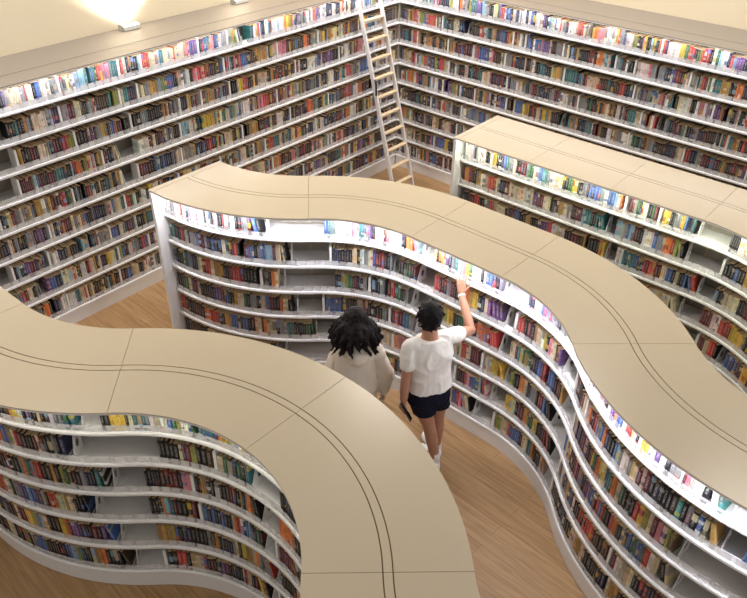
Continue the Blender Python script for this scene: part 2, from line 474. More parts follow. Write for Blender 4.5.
RUN2 = [
 [(.032, .883), (1.413, 2.475), (2.674, 3.357), (3.659, 4.177), (4.645, 5.772), (5.95, 6.8)],
 [(.01, 1.075), (1.503, 2.174), (2.26, 2.48), (2.694, 3.393), (3.579, 4.191), (4.564, 4.776), (4.83, 5.8), (5.94, 6.8)],
 [(.01, .838), (.887, 1.023), (1.519, 1.89), (1.95, 2.416), (2.746, 3.36), (3.53, 4.348), (4.701, 5.636), (6.1, 6.8)],
 [(.01, 1.098), (1.408, 2.141), (2.205, 2.474), (2.811, 3.23), (3.282, 3.452), (3.579, 4.169), (4.572, 5.652), (6.0, 6.8)],
 [(.01, 1.249), (1.566, 2.491), (3.012, 3.314), (3.562, 4.283), (4.592, 5.862), (6.0, 6.8)],
 [(.01, .972), (2.064, 2.321), (2.935, 3.16), (3.475, 4.24), (4.516, 5.545), (5.7, 6.8)]]
CODE2 = [
 ['weewwrwkkewwiwwkwkewkrwewwkkewmbkw', 'btewwwwwiwwtbepkwcwmiwwwwnkooil', 'ckoaopkebtwlpiyggwwwkwwbbnikek', 'nwwbblbeekel', 'wkwkwkwmwwweipwkwpbobbwwrriwkwyywwpkwkepewmicwekwbti', 'wcbnbw'],
 ['gtkkrmekeebmmekbknwkomrkkmpbkebllmcck', 'nknkckwecbmrke', 'kkggkm', 'rmkemkdcoaykncpppp', 'rkmnkacwykiccmp', 'mkkmc', 'okmreebonkkkblewwecrmcmknkbkkttkekkbcal', 'bncokbke'],
 ['kkgtencmrcaakmrmkkk', 'knock', 'nvgmke', 'kemrgke', 'kvykgnbkoorr', 'cmtcggkwnbmrkbbnkmkad', 'cnpkpmppkmmgroyybteoccgkkkrrkvcmipyvv', None],
 ['kkgcpmckknnpdbkacgkekcbmkrck', 'bbnkemkke', 'mrmbltle', 'ccccrcmm', 'cyy', 'vkoockkeekmmbkk', 'bcpywdkmimiekppbmrbrkkrokcnbgbtrwckc', None],
 ['rkkmkorrkabdbkcocketkkg', None, 'kmripbblri', 'yckmoagykkmrk', None, None],
 ['kdkcwackaak', 'ckntcokgb', 'cbrick', 'vcrbbkctokkc', 'kkkknkkcackkncakk', None]]
RUN3 = [
 [(.045, 1.826), (1.907, 2.172), (2.23, 2.547), (2.902, 3.716), (3.85, 5.1)],
 [(.06, 1.687), (1.823, 2.479), (2.935, 3.95), (4.1, 5.1)],
 [(.06, 1.753), (1.882, 2.652), (2.915, 4.1), (4.2, 5.1)],
 [(.06, 2.529), (2.84, 4.2), (4.3, 5.1)],
 [(.06, 2.486), (2.91, 3.139), (3.268, 5.1)],
 [(.06, 5.1)]]
CODE3 = [
 ['wwewwkwykbtewkmegwbtewwwkgykekbbewblo', 'megkywkkgm', 'yakeeybktk', 'kwbrkwog', None],
 ['omkawcrockmccccwcpmcckkacekmltktt', 'leblmkwwbecorvk', 'kkavkkyab', None],
 ['kmrkercckmbkaknprwwkmdakky', 'wttbkrrmcbkkbr', 'kcckmwccmktbc', None],
 ['rkgwcrmrc', 'mwryykbbmkrr', None],
 ['kr', 'mccrrk', None], [None]]
WL = [[(-6.9, -5.69), (-5.61, -2.83), (-2.66, -.03)], [(-6.9, -5.75), (-5.62, -4.25), (-4.17, -3.11), (-3.04, -.03)],
 [(-6.9, -5.9), (-5.57, -4.38), (-4.32, -3.06), (-2.99, -.03)], [(-6.9, -5.95), (-5.62, -4.58), (-4.31, -.03)],
 [(-6.9, -6.1), (-5.89, -4.55), (-4.34, -.03)], [(-6.9, -6.06), (-6.02, -5.49), (-5.45, -.03)],
 [(-6.9, -6.15), (-5.91, -5.59), (-5.51, -.03)], [(-6.9, -6.35), (-6.18, -5.73), (-5.64, -.03)], [(-6.9, -6.35), (-6.2, -.03)]]
WR = [[(.04, 1.03), (1.12, 2.75), (2.84, 6.5)], [(.04, 1.06), (1.2, 3.4), (3.45, 6.5)], [(.04, .8), (.86, 6.5)],
 [(.04, 2.02), (2.12, 3.8), (3.9, 6.5)], [(.04, 2.6), (2.72, 6.5)], [(.04, 3.4), (3.56, 6.5)], [(.04, 2.0), (2.1, 6.5)], [(.04, 6.5)], [(.04, 6.5)]]

CASES = [('front bookcase', case1, P1, .315, 6, RUN1, CODE1, 0), ('middle bookcase', case2, P2, .315, 6, RUN2, CODE2, 0),
         ('right bookcase', case3, P3, .315, 6, RUN3, CODE3, 0), ('left wall bookcase', wall1, PL, 0, 9, WL, None, 7.0), ('right wall bookcase', wall2, PR, 0, 9, WR, None, 0)]
GAPS = []
for cn, root, path, wf, rows, runs, codes, off in CASES:
    for r, rr in enumerate(runs):
        z = Z0 + PITCH * (rows - 1 - r) + TH
        for k, (a, b_) in enumerate(rr):
            a += off; b_ += off
            if cn == 'front bookcase' and k == 0:
                a0 = START1[r]   # the stretch in view follows the photographed order
                if a0 - .05 > .2: fill(path, wf, z, a, a0 - .01, cn, r, -1, None, div_every=(.5, .9), root=root)
                a = a0
            code = codes[r][k] if codes and k < len(codes[r]) else None
            pal = LIGHTM if (r == 0 and cn in ('left wall bookcase', 'right wall bookcase', 'right bookcase')) else MIXED
            nxt = rr[k + 1][0] + off if k + 1 < len(rr) else None
            wide = nxt is not None and nxt - b_ > .085
            end, seq = fill(path, wf, z, a, b_, cn, r, k, code, pal, hmean=.19 if rows == 6 else .185,
                            lean_end=wide and nxt - b_ > .12, root=root, div_every=(.45, 1.0) if code is None else None)
            if nxt is not None:
                if wide:
                    pos = max(end, b_) + .012
                    ENDS.append((root, cn, r, k, path, wf, pos, z, BOOKS[seq[-1]]['code'] if seq else 'k', nxt - b_))
                    if nxt - pos > .12 and R.random() < .45: DIVS.append((root, path, wf, nxt - .024, z))
                else: DIVS.append((root, path, wf, (max(end, b_) + nxt) / 2, z))

# camera position, needed to rank the books by their size in view
CAM = Vector((-8.3896, -6.7588, 4.9969))
FPX = 759.4036
def cam_axes():
    p, y, r = .6097, .8642, .0128
    fwd = Vector((math.cos(p) * math.sin(y), math.cos(p) * math.cos(y), -math.sin(p)))
    right = Vector((math.cos(y), -math.sin(y), 0)); up = right.cross(fwd)
    return math.cos(r) * right + math.sin(r) * up, -math.sin(r) * right + math.cos(r) * up, fwd
AX, UX, FX = cam_axes()
bvh = BVHTree.FromPolygons([Vector(v) for v in OCC.v], OCC.f)
def seen(p):
    d = p - CAM; z = d.dot(FX); u = 373.5 + FPX * d.dot(AX) / z; v = 299 - FPX * d.dot(UX) / z
    if not (2 < u < 745 and 2 < v < 596): return 0
    q = p + (CAM - p).normalized() * .02
    hit = bvh.ray_cast(q, (CAM - q).normalized(), (CAM - q).length)
    return 0 if hit[0] is not None else 1
for b_ in BOOKS:
    n = Vector((math.sin(b_['h']), -math.cos(b_['h']), 0)); tv = Vector((math.cos(b_['h']), math.sin(b_['h']), 0))
    base = b_['c'] + Vector((0, 0, b_['z']))
    dist = (CAM - base).length
    face = abs((CAM - base).normalized().dot(n)) * (FPX / dist) ** 2 * b_['t'] * b_['H']
    vis = sum(seen(base + n * .006 + Vector((0, 0, b_['H'] * f_))) for f_ in (.3, .5, .7, .9))
    b_['score'] = face * vis / 4
order = sorted(range(len(BOOKS)), key=lambda i: -BOOKS[i]['score'])
TOP = set(order[:300])

def book_matrix(b_):
    M = Matrix.Translation(b_['c'] + Vector((0, 0, b_['z']))) @ Matrix.Rotation(b_['h'], 4, 'Z')
    if b_['lean']:
        t = b_['t']
        M = M @ Matrix.Translation((-t / 2, 0, 0)) @ Matrix.Rotation(-b_['lean'], 4, 'Y') @ Matrix.Translation((t / 2, 0, 0))
    return M
for b_ in BOOKS:
    b_['col'] = jitter(PAL[b_['code']][1], .25)
    c2 = R.choice('kwcrebdlyam'); b_['col2'] = jitter(PAL[c2][1]) if R.random() < .45 else tuple(c * .7 for c in b_['col'])
    b_['seed'] = R.randint(1, 900)

# the stuff: every book beyond the 300 that show largest, one mesh (hidden stretches too)
V = []; F = []; MI = []; COLS = []; COL2 = []; UVS = []
for i, b_ in enumerate(BOOKS):
    if i in TOP: continue
    M = book_matrix(b_); t, H, d, sd = b_['t'], b_['H'], b_['d'], b_['seed']
    o = len(V)
    e = min(.0035, t * .2)
    # rounded spine: plan outline x -t/2..t/2, spine at y 0, fore edge at y +d (local y points into the shelf)
    plan = [(-t / 2, e), (-t / 4, 0), (t / 4, 0), (t / 2, e), (t / 2, d), (-t / 2, d)]
    for zz in (0, H):
        for x, y in plan: V.append(M @ Vector((x, y, zz)))
    fs = [((0, 1, 7, 6), 0), ((1, 2, 8, 7), 0), ((2, 3, 9, 8), 0), ((3, 4, 10, 9), 0), ((4, 5, 11, 10), 1), ((5, 0, 6, 11), 0), ((6, 7, 8, 9, 10, 11), 1)]
    for fc, mi in fs:
        F.append(tuple(o + q for q in fc)); MI.append(mi)
        for q in fc:
            x = plan[q % 6][0] / t + .5
            UVS.append((sd + .02 + .96 * x, 1.0 if q >= 6 else 0.0)); COLS.append((*b_['col'], 1)); COL2.append((*b_['col2'], 1))
me = bpy.data.meshes.new('books'); me.from_pydata(V, [], F); me.materials.append(COVER); me.materials.append(PAGES)
me.polygons.foreach_set('material_index', MI)
uvl = me.uv_layers.new(name='UVMap'); uvl.data.foreach_set('uv', [c for p in UVS for c in p])
for nm, arr in (('col', COLS), ('col2', COL2)):
    a_ = me.color_attributes.new(nm, 'FLOAT_COLOR', 'CORNER'); a_.data.foreach_set('color', [c for p in arr for c in p])
link(bpy.data.objects.new('books', me), None, 'smaller and farther upright books filling all the shelves around the room', 'books', None, 'stuff')

# the 300 that show largest: a cover with its block of pages
SHELF = {6: ['top', 'second', 'third', 'fourth', 'fifth', 'bottom']}
ORD = ['', 'first', 'second', 'third', 'fourth', 'fifth', 'sixth', 'seventh', 'eighth', 'ninth', 'tenth', 'eleventh', 'twelfth', 'thirteenth', 'fourteenth', 'fifteenth',
       'sixteenth', 'seventeenth', 'eighteenth', 'nineteenth', 'twentieth']
def ordn(n):
    if n >= 100: return 'hundred-and-' + ordn(n - 100) if n > 100 else 'hundredth'
    if n <= 20: return ORD[n]
    tens = {2: 'twenty', 3: 'thirty', 4: 'forty', 5: 'fifty', 6: 'sixty', 7: 'seventy', 8: 'eighty', 9: 'ninety'}[n // 10]
    return tens + ('-' + ORD[n % 10] if n % 10 else 'th').replace('yth', 'ieth') if n % 10 else tens[:-1] + 'ieth'
def shelf_name(r, cn):
    if 'wall' in cn: return (['top', 'second', 'third', 'fourth', 'fifth', 'sixth', 'seventh', 'eighth', 'bottom'][r]) + ' shelf'
    return SHELF[6][r] + ' shelf'
def cname(code): return PAL[code][0]
cnt = {}
def key1(b_):
    l = cname(BOOKS[b_['L']]['code']) if b_['L'] is not None else None
    r = cname(BOOKS[b_['Rr']]['code']) if b_['Rr'] is not None else None
    return (cname(b_['code']), l, r, b_['row'], b_['case'])
for b_ in BOOKS: cnt[key1(b_)] = cnt.get(key1(b_), 0) + 1
used = {}
def book_label(b_):
    c, l, r, row, case = key1(b_)
    where = '%s of %s' % (shelf_name(row, case), case)
    art = 'the ' + case
    if cnt[key1(b_)] == 1 and l and r and l != r and len({l, r, c}) == 3:
        return '%s book with %s on its left and %s on its right, %s' % (c, l, r, where)
    left_k, right_k = b_['k'] + 1, b_['n'] - b_['k']
    nruns = len([1 for x in CASES if x[0] == case for _ in x[5][row]])
    rn = b_['run']
    if case == 'front bookcase':
        if rn == 0: return '%s book, %s left of the leftmost gap, %s' % (c, ordn(right_k) if right_k > 1 else 'nearest', where)
        if rn == 1: return '%s book, %s right of the leftmost gap, %s' % (c, ordn(left_k) if left_k > 1 else 'nearest', where)
        rl = ['', '', 'third', 'fourth', 'fifth'][rn]
        return '%s book, %s from left in %s row segment, %s' % (c, ordn(left_k), rl, where)
    seg = ORD[rn + 1] if rn >= 0 else 'hidden'
    if right_k < left_k: return '%s book, %s from right in %s row segment, %s' % (c, ordn(right_k), seg, where)
    return '%s book, %s from left in %s row segment, %s' % (c, ordn(left_k), seg, where)
labs = {}
for i in sorted(TOP):
    b_ = BOOKS[i]; t, H, d, sd = b_['t'], b_['H'], b_['d'], b_['seed']
    M = book_matrix(b_)
    e = min(.004, t * .25); w = .0018
    m = MB()
    out = [(t / 2, d), (t / 2, e), (t / 4, e * .25), (0, 0), (-t / 4, e * .25), (-t / 2, e), (-t / 2, d)]
    inn = [(-t / 2 + w, d), (-t / 2 + w, e + w), (-t / 4, e * .3 + w), (0, w), (t / 4, e * .3 + w), (t / 2 - w, e + w), (t / 2 - w, d)]
    n_ = len(out); Vv = []; Uu = []
    for zz in (0, H):
        for x, y in out + inn: Vv.append((x, y, zz)); Uu.append((sd + .02 + .96 * max(0, min(1, x / t + .5)), zz / H))
    tot = 2 * n_; Ff = []
    for q in range(tot): Ff.append((q, (q + 1) % tot, tot + (q + 1) % tot, tot + q))
    for q in range(n_ - 1):
        i0, i1 = q, q + 1; j0, j1 = tot - 1 - q, tot - 2 - q
        Ff.append((i0, i1, j1, j0)); Ff.append((tot + i0, tot + j0, tot + j1, tot + i1))
    m.add(Vv, Ff, Uu)
    o = bpy.data.objects.new('book', m.mesh('book_cover', COVER)); o.matrix_world = M
    for nm, cc in (('col', b_['col']), ('col2', b_['col2'])):
        a_ = o.data.color_attributes.new(nm, 'FLOAT_COLOR', 'CORNER'); a_.data.foreach_set('color', list((*cc, 1)) * len(o.data.loops))
    lab = book_label(b_)
    if len(lab.split()) > 16: lab = lab.replace(' with ', ' between ').replace(' on its left and ', ' and ').replace(' on its right', '')
    labs.setdefault(lab, []).append(o)
    link(o, None, lab, 'book', '%s books' % b_['case'])
    ph = H - (.006 if sd % 3 else .002)
    pm = MB().box(-t / 2 + w + .0002, t / 2 - w - .0002, w + e, d - .003, .002, ph)
    po = bpy.data.objects.new('pages', pm.mesh('pages', PAGES)); link(po, o)
for lab, os_ in labs.items():
    if len(os_) > 1: print('DUPLICATE LABEL', lab, len(os_))
print('books', len(BOOKS), 'smallest individual score', BOOKS[order[299]]['score'], {c: sum(1 for i in TOP if BOOKS[i]['case'] == c) for c in {b['case'] for b in BOOKS}})

# ------------------------------------------------------------------ dividers (parts of their case) and bookends
def divider_mesh():
    m = MB().box(-.011, .011, 0, .13, 0, .200)
    m.box(-.0105, .0105, -.0012, 0, .03, .075)
    return m.mesh('divider', PLATE)
DM = divider_mesh(); dcount = {}
for root, path, wf, s, z in DIVS:
    dcount[root.name] = dcount.get(root.name, 0) + 1
    if dcount[root.name] > 98: continue
    c, hd = frame(path, s, wf - .020)
    o = bpy.data.objects.new('divider', DM); link(o, root)
    o.matrix_parent_inverse = Matrix.Translation(root.location).inverted()
    o.matrix_basis = Matrix.Translation(c + Vector((0, 0, z + .0005))) @ Matrix.Rotation(hd, 4, 'Z')
def bookend_mesh():
    """steel plate across the shelf, sloping front, oval hand hole, foot under the books"""
    bm = bmesh.new()
    prof = [(0, 0), (.135, 0), (.135, .15), (.115, .178), (.085, .185), (.045, .16)]
    prof = [(.004, 0), (.140, 0), (.140, .155), (.125, .180), (.085, .180), (.055, .165)]
    N = 24; oc = (.088, .085); ra, rb = .021, .034
    # outline resampled by angle about the hole
    def ray(a):
        dx, dy = math.cos(a), math.sin(a); best = None
        for (x0, y0), (x1, y1) in zip(prof, prof[1:] + prof[:1]):
            ex, ey = x1 - x0, y1 - y0; den = dx * ey - dy * ex
            if abs(den) < 1e-9: continue
            tt = ((x0 - oc[0]) * ey - (y0 - oc[1]) * ex) / den; uu = ((x0 - oc[0]) * dy - (y0 - oc[1]) * dx) / den
            if tt > 0 and -1e-6 <= uu <= 1 + 1e-6: best = tt if best is None else min(best, tt)
        return oc[0] + dx * best, oc[1] + dy * best
    angs = sorted([2 * PI * i / N for i in range(N)] + [math.atan2(y - oc[1], x - oc[0]) % (2 * PI) for x, y in prof])
    m = MB(); V = []; n = len(angs)
    for xx in (-.0015, .0015):
        for a in angs: y, z = ray(a); V.append((xx, y, z))
        for a in angs: V.append((xx, oc[0] + ra * math.cos(a), oc[1] + rb * math.sin(a)))
    Fq = []
    for j in range(n):
        k = (j + 1) % n
        Fq += [(j, k, n + k, n + j), (2 * n + j, 3 * n + j, 3 * n + k, 2 * n + k), (j, 2 * n + j, 2 * n + k, k), (n + j, n + k, 3 * n + k, 3 * n + j)]
    m.add(V, Fq); m.box(-.0015, .06, .03, .12, 0, .0012)
    return m.mesh('bookend', PLATE)
BM = bookend_mesh(); blabs = {}
for root, cn, r, k, path, wf, s, z, code, gap in ENDS:
    c, hd = frame(path, s + .004, wf - .018)
    o = bpy.data.objects.new('bookend', BM)
    o.matrix_world = Matrix.Translation(c + Vector((0, 0, z + .0005))) @ Matrix.Rotation(hd, 4, 'Z')
    lab = 'white steel bookend holding a %s book at gap %s from left, %s of %s' % (cname(code), '', shelf_name(r, cn), cn)
    gi = len([1 for e_ in ENDS if e_[1] == cn and e_[2] == r and e_[3] <= k])
    lab = 'white bookend at %s gap from left on %s of %s' % (ORD[gi], shelf_name(r, cn), cn)
    link(o, None, lab, 'bookend', 'bookends on the ' + cn)

# ------------------------------------------------------------------ ladder
lad = empty('library_ladder', (-.73, -.78, 0), 'tall white ladder with pale wooden treads leaning on the left wall bookcase', 'ladder')
def rail_pt(x, t): return Vector((x, -.78 + .70 * t, 2.60 * t))
XL, XR = -.935, -.525
for x in (XL, XR):
    m = MB(); a = rail_pt(x, .008); b_ = rail_pt(x, .985); dv = (b_ - a).normalized(); nv = Vector((1, 0, 0)).cross(dv).normalized()
    V = [p + Vector((sx * .014, 0, 0)) + nv * sn * .028 for p in (a, b_) for sx in (-1, 1) for sn in (-1, 1)]
    m.add(V, [(0, 1, 3, 2), (4, 6, 7, 5), (0, 4, 5, 1), (2, 3, 7, 6), (0, 2, 6, 4), (1, 5, 7, 3)])
    m.build('rail', STEEL, lad, bevel=.004)
    MB().box(x - .02, x + .02, -.815, -.745, 0, .028).build('rubber_foot', BLACKP, lad)
for i in range(1, 11):
    t = i * .235 / 2.60; p = rail_pt(0, t)
    MB().box(XL + .012, XR - .012, p.y - .036, p.y + .026, p.z - .010, p.z + .008).build('tread', TREAD, lad, bevel=.003)
    MB().box(XL + .012, XR - .012, p.y + .016, p.y + .024, p.z - .048, p.z - .010).build('tread_brace', STEEL, lad)
hk = rail_pt(XL - .02, .60)
MB().tube([hk + Vector((0, -.03, .10)), hk + Vector((-.006, -.055, .03)), hk + Vector((0, -.055, -.11))], .013).build('grab_handle', BLACKP, lad, smooth=True)

# ------------------------------------------------------------------ uplights on the wall bookcase
UPC = emit('uplight_lens', (1, .95, .84), 22)
for i, (x, lab) in enumerate(((-3.80, 'small white uplight on the left wall bookcase, the one nearer the left edge'), (-2.27, 'small white uplight on the left wall bookcase, the one nearer the corner'))):
    u = empty('uplight', (x, .62, 2.689), lab, 'light', 'uplights above the left wall bookcase')
    MB().box(x - .10, x + .10, .575, .665, 2.690, 2.735).build('housing', PLATE, u, bevel=.006)
    MB().box(x - .12, x - .10, .585, .655, 2.690, 2.750).build('side_cap', plain('grey_metal_%d' % i, (.35, .34, .33), .4, .5), u)
    MB().box(x - .09, x + .09, .583, .657, 2.7345, 2.738).build('lens', UPC, u)
    l = bpy.data.lights.new('uplight_beam', 'SPOT'); l.energy = 120 if i == 0 else 85; l.color = (1, .93, .80); l.spot_size = 2.3; l.spot_blend = 1; l.shadow_soft_size = .05
    o = bpy.data.objects.new('uplight_beam', l); C.objects.link(o); o.location = (x - .02, .50, 2.82)
    o.rotation_euler = (PI - .55, 0, 0)

# ------------------------------------------------------------------ people
def hand(mb, wrist, dirv, nrm, size=1.0, side=1, curl=.12, spread=.12, grip=None):
    """palm plus four unequal fingers and a thumb; nrm points out of the palm, side is the thumb's side"""
    w = Vector(wrist); d = Vector(dirv).normalized(); n = Vector(nrm); n = (n - d * n.dot(d)).normalized(); x = d.cross(n).normalized() * side
    mb.loft([(w, x * .024 * size, n * .017 * size), (w + d * .03 * size, x * .033 * size, n * .016 * size), (w + d * .065 * size, x * .041 * size, n * .014 * size), (w + d * .092 * size, x * .040 * size, n * .011 * size)])
    for k, (off, ln) in enumerate(((.030, .068), (.010, .076), (-.010, .071), (-.029, .056))):
        b_ = w + d * .082 * size + x * off * size
        a = off * spread * 34 * .12 / .12
        fd = (d + x * off * spread * 60).normalized()
        pts = [b_]; cur = curl
        for j, fr in enumerate((.44, .31, .25)):
            fd = (fd * math.cos(cur) + n * math.sin(cur)).normalized(); cur = curl * 1.3
            pts.append(pts[-1] + fd * ln * fr * size)
        mb.tube(pts, [.0092 * size, .0086 * size, .0078 * size, .0062 * size], 8)
        mb.ellipsoid(pts[-1], (.0062 * size,) * 3, nu=8, nv=6)
    b_ = w + d * .025 * size + x * .026 * size
    t1 = b_ + (d * .55 + x * .75 + n * .25).normalized() * .036 * size
    t2 = t1 + (d * .85 + x * .4 + n * .3).normalized() * .030 * size
    t3 = t2 + (d * .95 + x * .15 + n * .35).normalized() * .022 * size
    mb.tube([b_, t1, t2, t3], [.013 * size, .0105 * size, .0092 * size, .007 * size], 8); mb.ellipsoid(t3, (.007 * size,) * 3, nu=8, nv=6)

def head_shape(mb, c, M, k=1.0):
    def f_(p, d):
        q = p.copy()
        if d.z < -.1: q.x *= 1 - .28 * (-d.z - .1); q.y += .012 * (-d.z)
        if d.y > .5: q.y *= .94
        return q
    mb.ellipsoid(c, (.074 * k, .093 * k, .115 * k), M, 20, 16, f_)
    c = Vector(c)
    g = lambda x, y, z: c + M @ Vector((x * k, y * k, z * k))
    mb.ellipsoid(g(0, .070, -.062), (.036 * k, .028 * k, .034 * k), M, 10, 8)           # jaw and chin
    mb.tube([g(0, .080, .012), g(0, .094, -.012), g(0, .104, -.030)], [.008 * k, .010 * k, .013 * k], 8)   # nose
    for s in (-1, 1):
        mb.ellipsoid(g(s * .078, -.002, -.012), (.008 * k, .020 * k, .031 * k), M, 10, 8)   # ears
        mb.ellipsoid(g(s * .030, .078, .018), (.022 * k, .010 * k, .007 * k), M, 8, 6)      # brows

def face_parts(c, M, root, k=1.0):
    c = Vector(c); g = lambda x, y, z: c + M @ Vector((x * k, y * k, z * k))
    for s in (-1, 1):
        MB().ellipsoid(g(s * .031, .0795, .000), (.0135 * k, .007 * k, .0065 * k), M, 10, 8).build('eye', EYE, root, smooth=True)
        MB().ellipsoid(g(s * .031, .0865, .000), (.005 * k, .0015 * k, .005 * k), M, 8, 6).build('iris', BLACKP, root, smooth=True)
    MB().ellipsoid(g(0, .094, -.055), (.023 * k, .007 * k, .008 * k), M, 10, 8).build('mouth', LIPC, root, smooth=True)

def lerp(a, b_, t): return Vector(a) * (1 - t) + Vector(b_) * t
def limb(mb, pts, rads, n=14):
    """muscle-like taper: a tube through joints with extra rings"""
    P_ = []; Rr = []
    for i in range(len(pts) - 1):
        for j in range(6):
            t = j / 6; P_.append(lerp(pts[i], pts[i + 1], t)); a, b_ = rads[i], rads[i + 1]
            Rr.append(a + (b_ - a) * t + (.006 * math.sin(PI * t) if a > .03 else .002 * math.sin(PI * t)))
    P_.append(Vector(pts[-1])); Rr.append(rads[-1])
    mb.tube(P_, Rr, n)
    for p, r in zip(pts, rads): mb.ellipsoid(p, (r, r, r), nu=12, nv=8)

def shoe(root, heel, toe, mat=SHOE):
    heel, toe = Vector(heel), Vector(toe); d = (toe - heel); L_ = d.length; d.normalize(); s = Vector((d.y, -d.x, 0))
    m = MB()
    rings = []
    for t, w, h in ((0, .022, .050), (.10, .034, .066), (.28, .036, .070), (.5, .040, .055), (.72, .047, .042), (.9, .040, .034), (1.0, .018, .024)):
        rings.append((heel + d * L_ * t + Vector((0, 0, h * .5 + .012)), s * w, Vector((0, 0, 1)) * h * .55))
    m.loft(rings, 14)
    m.tube([heel + d * .05 + Vector((0, 0, .05)), heel + d * .055 + Vector((0, 0, .10))], [.042, .038], 12)
    o = organic(m, 'sneaker', mat, root, .006, 3)
    sm = MB(); sr = []
    pts = [(0, .020), (.08, .036), (.3, .038), (.55, .043), (.75, .049), (.92, .041), (1.0, .018)]
    V = []
    for zz in (0, .020):
        V += [heel + d * L_ * t + s * w + Vector((0, 0, zz)) for t, w in pts] + [heel + d * L_ * t - s * w + Vector((0, 0, zz)) for t, w in reversed(pts)]
    n = len(pts) * 2
    sm.add(V, [tuple(range(n))[::-1], tuple(range(n, 2 * n))] + [(i, (i + 1) % n, n + (i + 1) % n, n + i) for i in range(n)])
    sm.build('sole', plain('sole_rubber_%d' % len(MATS), (.72, .72, .72), .6, .3), o)
    return o

Z = Vector((0, 0, 1))
# --- the man: back to the camera, right arm raised to the top shelf
ang = 60 * D; Fv = Vector((math.cos(ang), math.sin(ang), 0)); Rv = Vector((Fv.y, -Fv.x, 0))
pel = Vector((-4.580, -4.100, .90)); chest = Vector((-4.585, -4.095, 1.25)); neckb = Vector((-4.600, -4.100, 1.43)); headc = Vector((-4.572, -4.062, 1.595))
shR = Vector((-4.455, -4.172, 1.385)); shL = Vector((-4.735, -4.015, 1.375))
elR = Vector((-4.190, -4.205, 1.315)); wrR = Vector((-4.045, -3.990, 1.495)); tipdir = Vector((.04, .045, .17))
elL = Vector((-4.800, -4.035, 1.11)); wrL = Vector((-4.815, -4.035, .865))
hipL = pel - Rv * .088 - Z * .02; hipR = pel + Rv * .088 - Z * .02
knL = Vector((-4.560, -4.120, .48)); knR = Vector((-4.420, -4.110, .48))
anL = Vector((-4.520, -4.185, .09)); anR = Vector((-4.368, -4.090, .09))
body = MB()
body.loft([(pel - Z * .09, Rv * .10, Fv * .085), (pel, Rv * .158, Fv * .112), (lerp(pel, chest, .35), Rv * .138, Fv * .098), (lerp(pel, chest, .75), Rv * .155, Fv * .108),
           (chest + Z * .04, Rv * .172, Fv * .112), (chest + Z * .13, Rv * .155, Fv * .09), (neckb - Z * .005, Rv * .075, Fv * .065)])
limb(body, [neckb - Z * .03, lerp(neckb, headc, .6), headc - Z * .03], [.060, .054, .052])
HM = Matrix.Rotation(ang - PI / 2 - .15, 3, 'Z') @ Matrix.Rotation(.22, 3, 'X')
head_shape(body, headc, HM, 1.0)
limb(body, [lerp(neckb, shR, .35) - Z * .03, shR], [.05, .056]); limb(body, [lerp(neckb, shL, .35) - Z * .03, shL], [.05, .056])
limb(body, [shR, elR, wrR], [.053, .038, .026]); limb(body, [shL, elL, wrL], [.053, .038, .026])
limb(body, [hipL, knL, anL], [.088, .054, .036]); limb(body, [hipR, knR, anR], [.088, .054, .036])
body.ellipsoid(lerp(knL, anL, .3) - Fv * .012, (.052, .052, .11)); body.ellipsoid(lerp(knR, anR, .3) - Fv * .012, (.052, .052, .11))
for an, hl, to in ((anL, (-4.545, -4.235, .0), (-4.412, -3.945, .0)), (anR, (-4.398, -4.142, 0), (-4.270, -3.872, 0))):
    body.tube([an + Z * .02, Vector(an) - Z * .04, lerp(hl, to, .6) + Z * .045], [.036, .036, .028], 10)
palmn = Vector((1, .35, 0))
hand(body, wrR, tipdir, palmn, 1.0, side=-1, curl=.10, spread=.13)
hand(body, wrL, (wrL - elL) + Vector((0, .01, 0)) + Fv * .03, Rv + Fv * .2, 1.0, side=1, curl=.42, spread=.03)
man = organic(body, 'person', SKIN, None, .0055, 3, label='black-haired person in white T-shirt and navy shorts, right arm raised to top shelf', cat='person')
face_parts(headc, HM, man)
# T-shirt
m = MB()
m.loft([(pel + Z * .035, Rv * .190, Fv * .138), (pel + Z * .12, Rv * .180, Fv * .128), (lerp(pel, chest, .6), Rv * .176, Fv * .124), (chest + Z * .03, Rv * .192, Fv * .128),
        (chest + Z * .13, Rv * .170, Fv * .104), (neckb - Z * .004, Rv * .092, Fv * .080)], 28)
limb(m, [lerp(neckb, shR, .4) - Z * .035, shR, lerp(shR, elR, .50)], [.058, .062, .057]); limb(m, [lerp(neckb, shL, .4) - Z * .035, shL, lerp(shL, elL, .60)], [.058, .062, .060])
organic(m, 't_shirt', TEE, man, .0075, 3, wrinkle=.011, wscale=(8, 8, 6))
m = MB()
m.loft([(pel + Z * .10, Rv * .168, Fv * .120), (pel + Z * .02, Rv * .182, Fv * .134), (pel - Z * .08, Rv * .180, Fv * .126), (pel - Z * .13, Rv * .160, Fv * .105)], 28)
for hp, kn in ((hipL, knL), (hipR, knR)):
    m.loft([(hp - Z * .02, Rv * .092, Fv * .098), (lerp(hp, kn, .30), Rv * .094, Fv * .096), (lerp(hp, kn, .56), Rv * .096, Fv * .097)], 20)
organic(m, 'shorts', NAVY, man, .0075, 2, wrinkle=.008, wscale=(9, 9, 5))
def hairf(p, d):
    q = p.copy()
    if d.z < -.35: q.z *= .82
    return q
m = MB(); m.ellipsoid(headc + HM @ Vector((0, -.014, .020)), (.094, .110, .122), HM, 24, 18, hairf)
R3 = random.Random(5)
